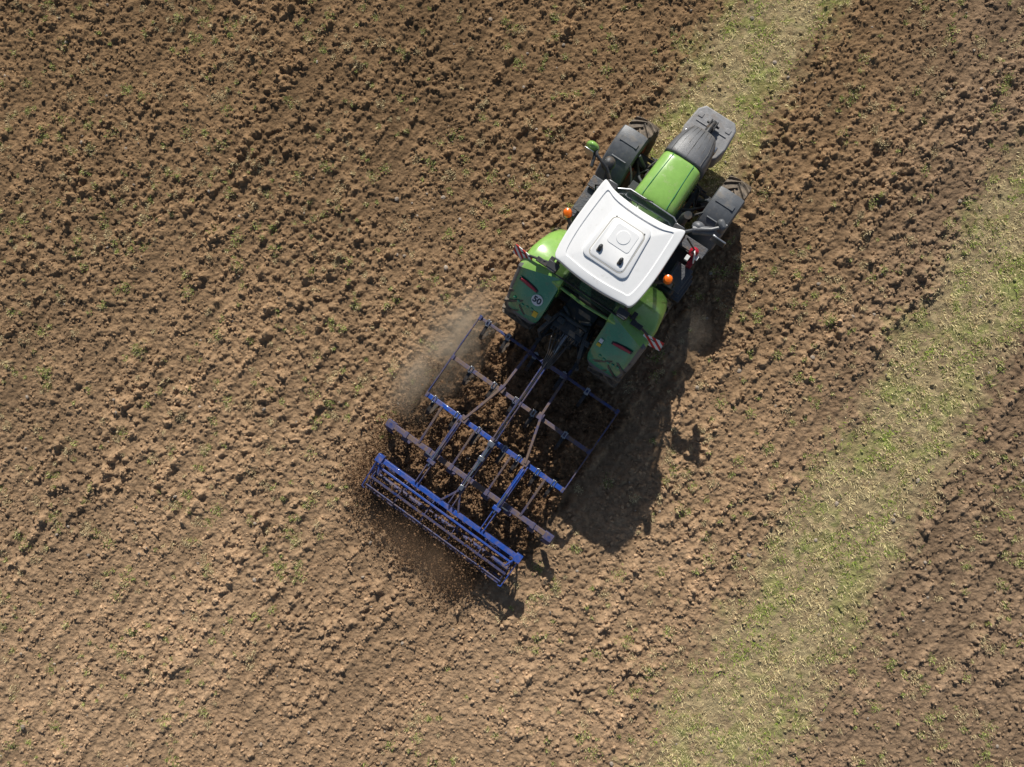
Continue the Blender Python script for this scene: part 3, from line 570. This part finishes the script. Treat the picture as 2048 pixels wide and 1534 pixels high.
co1,f1,c1=blades(x,y,col,rng.uniform(.03,.11,n),rng.uniform(.003,.0075,n),rng.uniform(.7,.98,n))
print('strip blades',n)
nt_=4200; tx=rng.uniform(-12,12,nt_); ty=rng.uniform(-9,9,nt_); g,u,v,wk,tl=masks(tx,ty)
k=(wk<.2)&(rng.random(nt_)<(.35+.65*ss(-.2,.3,fbm(tx*.4,ty*.4,50,3))))&(np.abs(v)>1.5); tx,ty=tx[k],ty[k]
sz=.026+.10*rng.random(len(tx))**2.2; cnt=(8+900*sz).astype(int); idx=np.repeat(np.arange(len(tx)),cnt); m=len(idx)
x=tx[idx]+rng.normal(0,1,m)*sz[idx]*.55; y=ty[idx]+rng.normal(0,1,m)*sz[idx]*.55
gg=rng.random(len(tx))[idx]; col=np.where((gg>.4)[:,None]&(rng.random(m)<.6)[:,None],np.array([.42,.48,.14]),np.array([.74,.61,.36]))*rng.uniform(.6,1.15,(m,1))
co2,f2,c2=blades(x,y,col,rng.uniform(.025,.075,m),rng.uniform(.0035,.008,m),rng.uniform(.5,.95,m))
o=scatter_mesh('grass',np.concatenate([co1,co2]),3,np.concatenate([f1,f2+len(co1)]),np.concatenate([c1,c2]),M['grass']); o['kind']='stuff'; o['label']='straw-coloured and green grass in strips and tufts'; o['category']='grass'

# ============================================================ DUST
def dust(at,scale,dens,col,seed,lo=.38):
    m=bpy.data.materials.new('dust'); m.use_nodes=True; nt=m.node_tree; nt.nodes.clear(); N=nt.nodes.new
    out=N('ShaderNodeOutputMaterial'); pv=N('ShaderNodeVolumePrincipled'); pv.inputs['Color'].default_value=(*col,1); lk(nt,pv.outputs[0],out.inputs['Volume'])
    tc=N('ShaderNodeTexCoord'); ln=N('ShaderNodeVectorMath'); ln.operation='LENGTH'; lk(nt,tc.outputs['Object'],ln.inputs[0])
    mr=N('ShaderNodeMapRange'); mr.interpolation_type='SMOOTHSTEP'; mr.inputs[1].default_value=.0; mr.inputs[2].default_value=.98; mr.inputs[3].default_value=1; mr.inputs[4].default_value=0; lk(nt,ln.outputs['Value'],mr.inputs[0])
    n=N('ShaderNodeTexNoise'); n.noise_dimensions='4D'; n.inputs['W'].default_value=seed; n.inputs['Scale'].default_value=1.9; n.inputs['Detail'].default_value=5; n.inputs['Roughness'].default_value=.6; n.inputs['Distortion'].default_value=.6; lk(nt,tc.outputs['Object'],n.inputs['Vector'])
    m2=N('ShaderNodeMapRange'); m2.inputs[1].default_value=lo; m2.inputs[2].default_value=.68; lk(nt,n.outputs[0],m2.inputs[0])
    mu=N('ShaderNodeMath'); mu.operation='MULTIPLY'; lk(nt,mr.outputs[0],mu.inputs[0]); lk(nt,m2.outputs[0],mu.inputs[1])
    mv=N('ShaderNodeMath'); mv.operation='MULTIPLY'; mv.inputs[1].default_value=dens; lk(nt,mu.outputs[0],mv.inputs[0]); lk(nt,mv.outputs[0],pv.inputs['Density'])
    b=MB(); b.sphere((0,0,0),1,0,20,12); me=bpy.data.meshes.new('dust_cloud'); me.from_pydata(b.v,[],b.f); me.materials.append(m)
    o=bpy.data.objects.new('dust_cloud',me); coll.objects.link(o); o.matrix_world=RIG@Matrix.Translation(at)@Matrix.Diagonal((*scale,1)); o['kind']='stuff'; o['label']='pale dust drifting beside the cultivator'; o['category']='dust'
dust((-1.9,-.25,.42),(1.0,2.0,.4),5.5,(1.,.84,.64),1.3,.42)
dust((0,-3.55,.28),(1.9,.85,.3),3.0,(.7,.46,.29),4.)
dust((1.85,2.7,.38),(.5,1.0,.33),1.6,(.95,.8,.64),7.)

# ============================================================ LIGHT, CAMERA
D=Vector((-.05,-1.5,-1)).normalized(); el=math.asin(-D.z); az=math.atan2(-D.x,-D.y)
s=bpy.data.lights.new('sun','SUN'); s.energy=5; s.angle=math.radians(.5); s.color=(1,.955,.88); so=bpy.data.objects.new('sun',s); coll.objects.link(so); so.rotation_euler=D.to_track_quat('-Z','Y').to_euler()
wd=bpy.data.worlds.new('World'); scene.world=wd; wd.use_nodes=True; nt=wd.node_tree; sk=nt.nodes.new('ShaderNodeTexSky'); sk.sky_type='NISHITA'; sk.sun_disc=False; sk.sun_elevation=el; sk.sun_rotation=az
bg=nt.nodes['Background']; bg.inputs[1].default_value=.065; lk(nt,sk.outputs[0],bg.inputs[0])
cam=bpy.data.cameras.new('camera'); cam.lens=28.1; cam.sensor_width=36; cam.clip_end=2000; co=bpy.data.objects.new('camera',cam); coll.objects.link(co)
Cp=Vector((1.39,-.98,15.91)); bk=Cp.normalized(); e1=Vector((0,1,0)).cross(bk).normalized(); e2=bk.cross(e1)
mw=Matrix((e1,e2,bk)).transposed().to_4x4(); mw.translation=Cp; co.matrix_world=mw; scene.camera=co
scene.view_settings.view_transform='Standard'; scene.view_settings.look='None'; scene.view_settings.exposure=0
for o in bpy.data.objects:
    if '_pos' in o: del o['_pos']
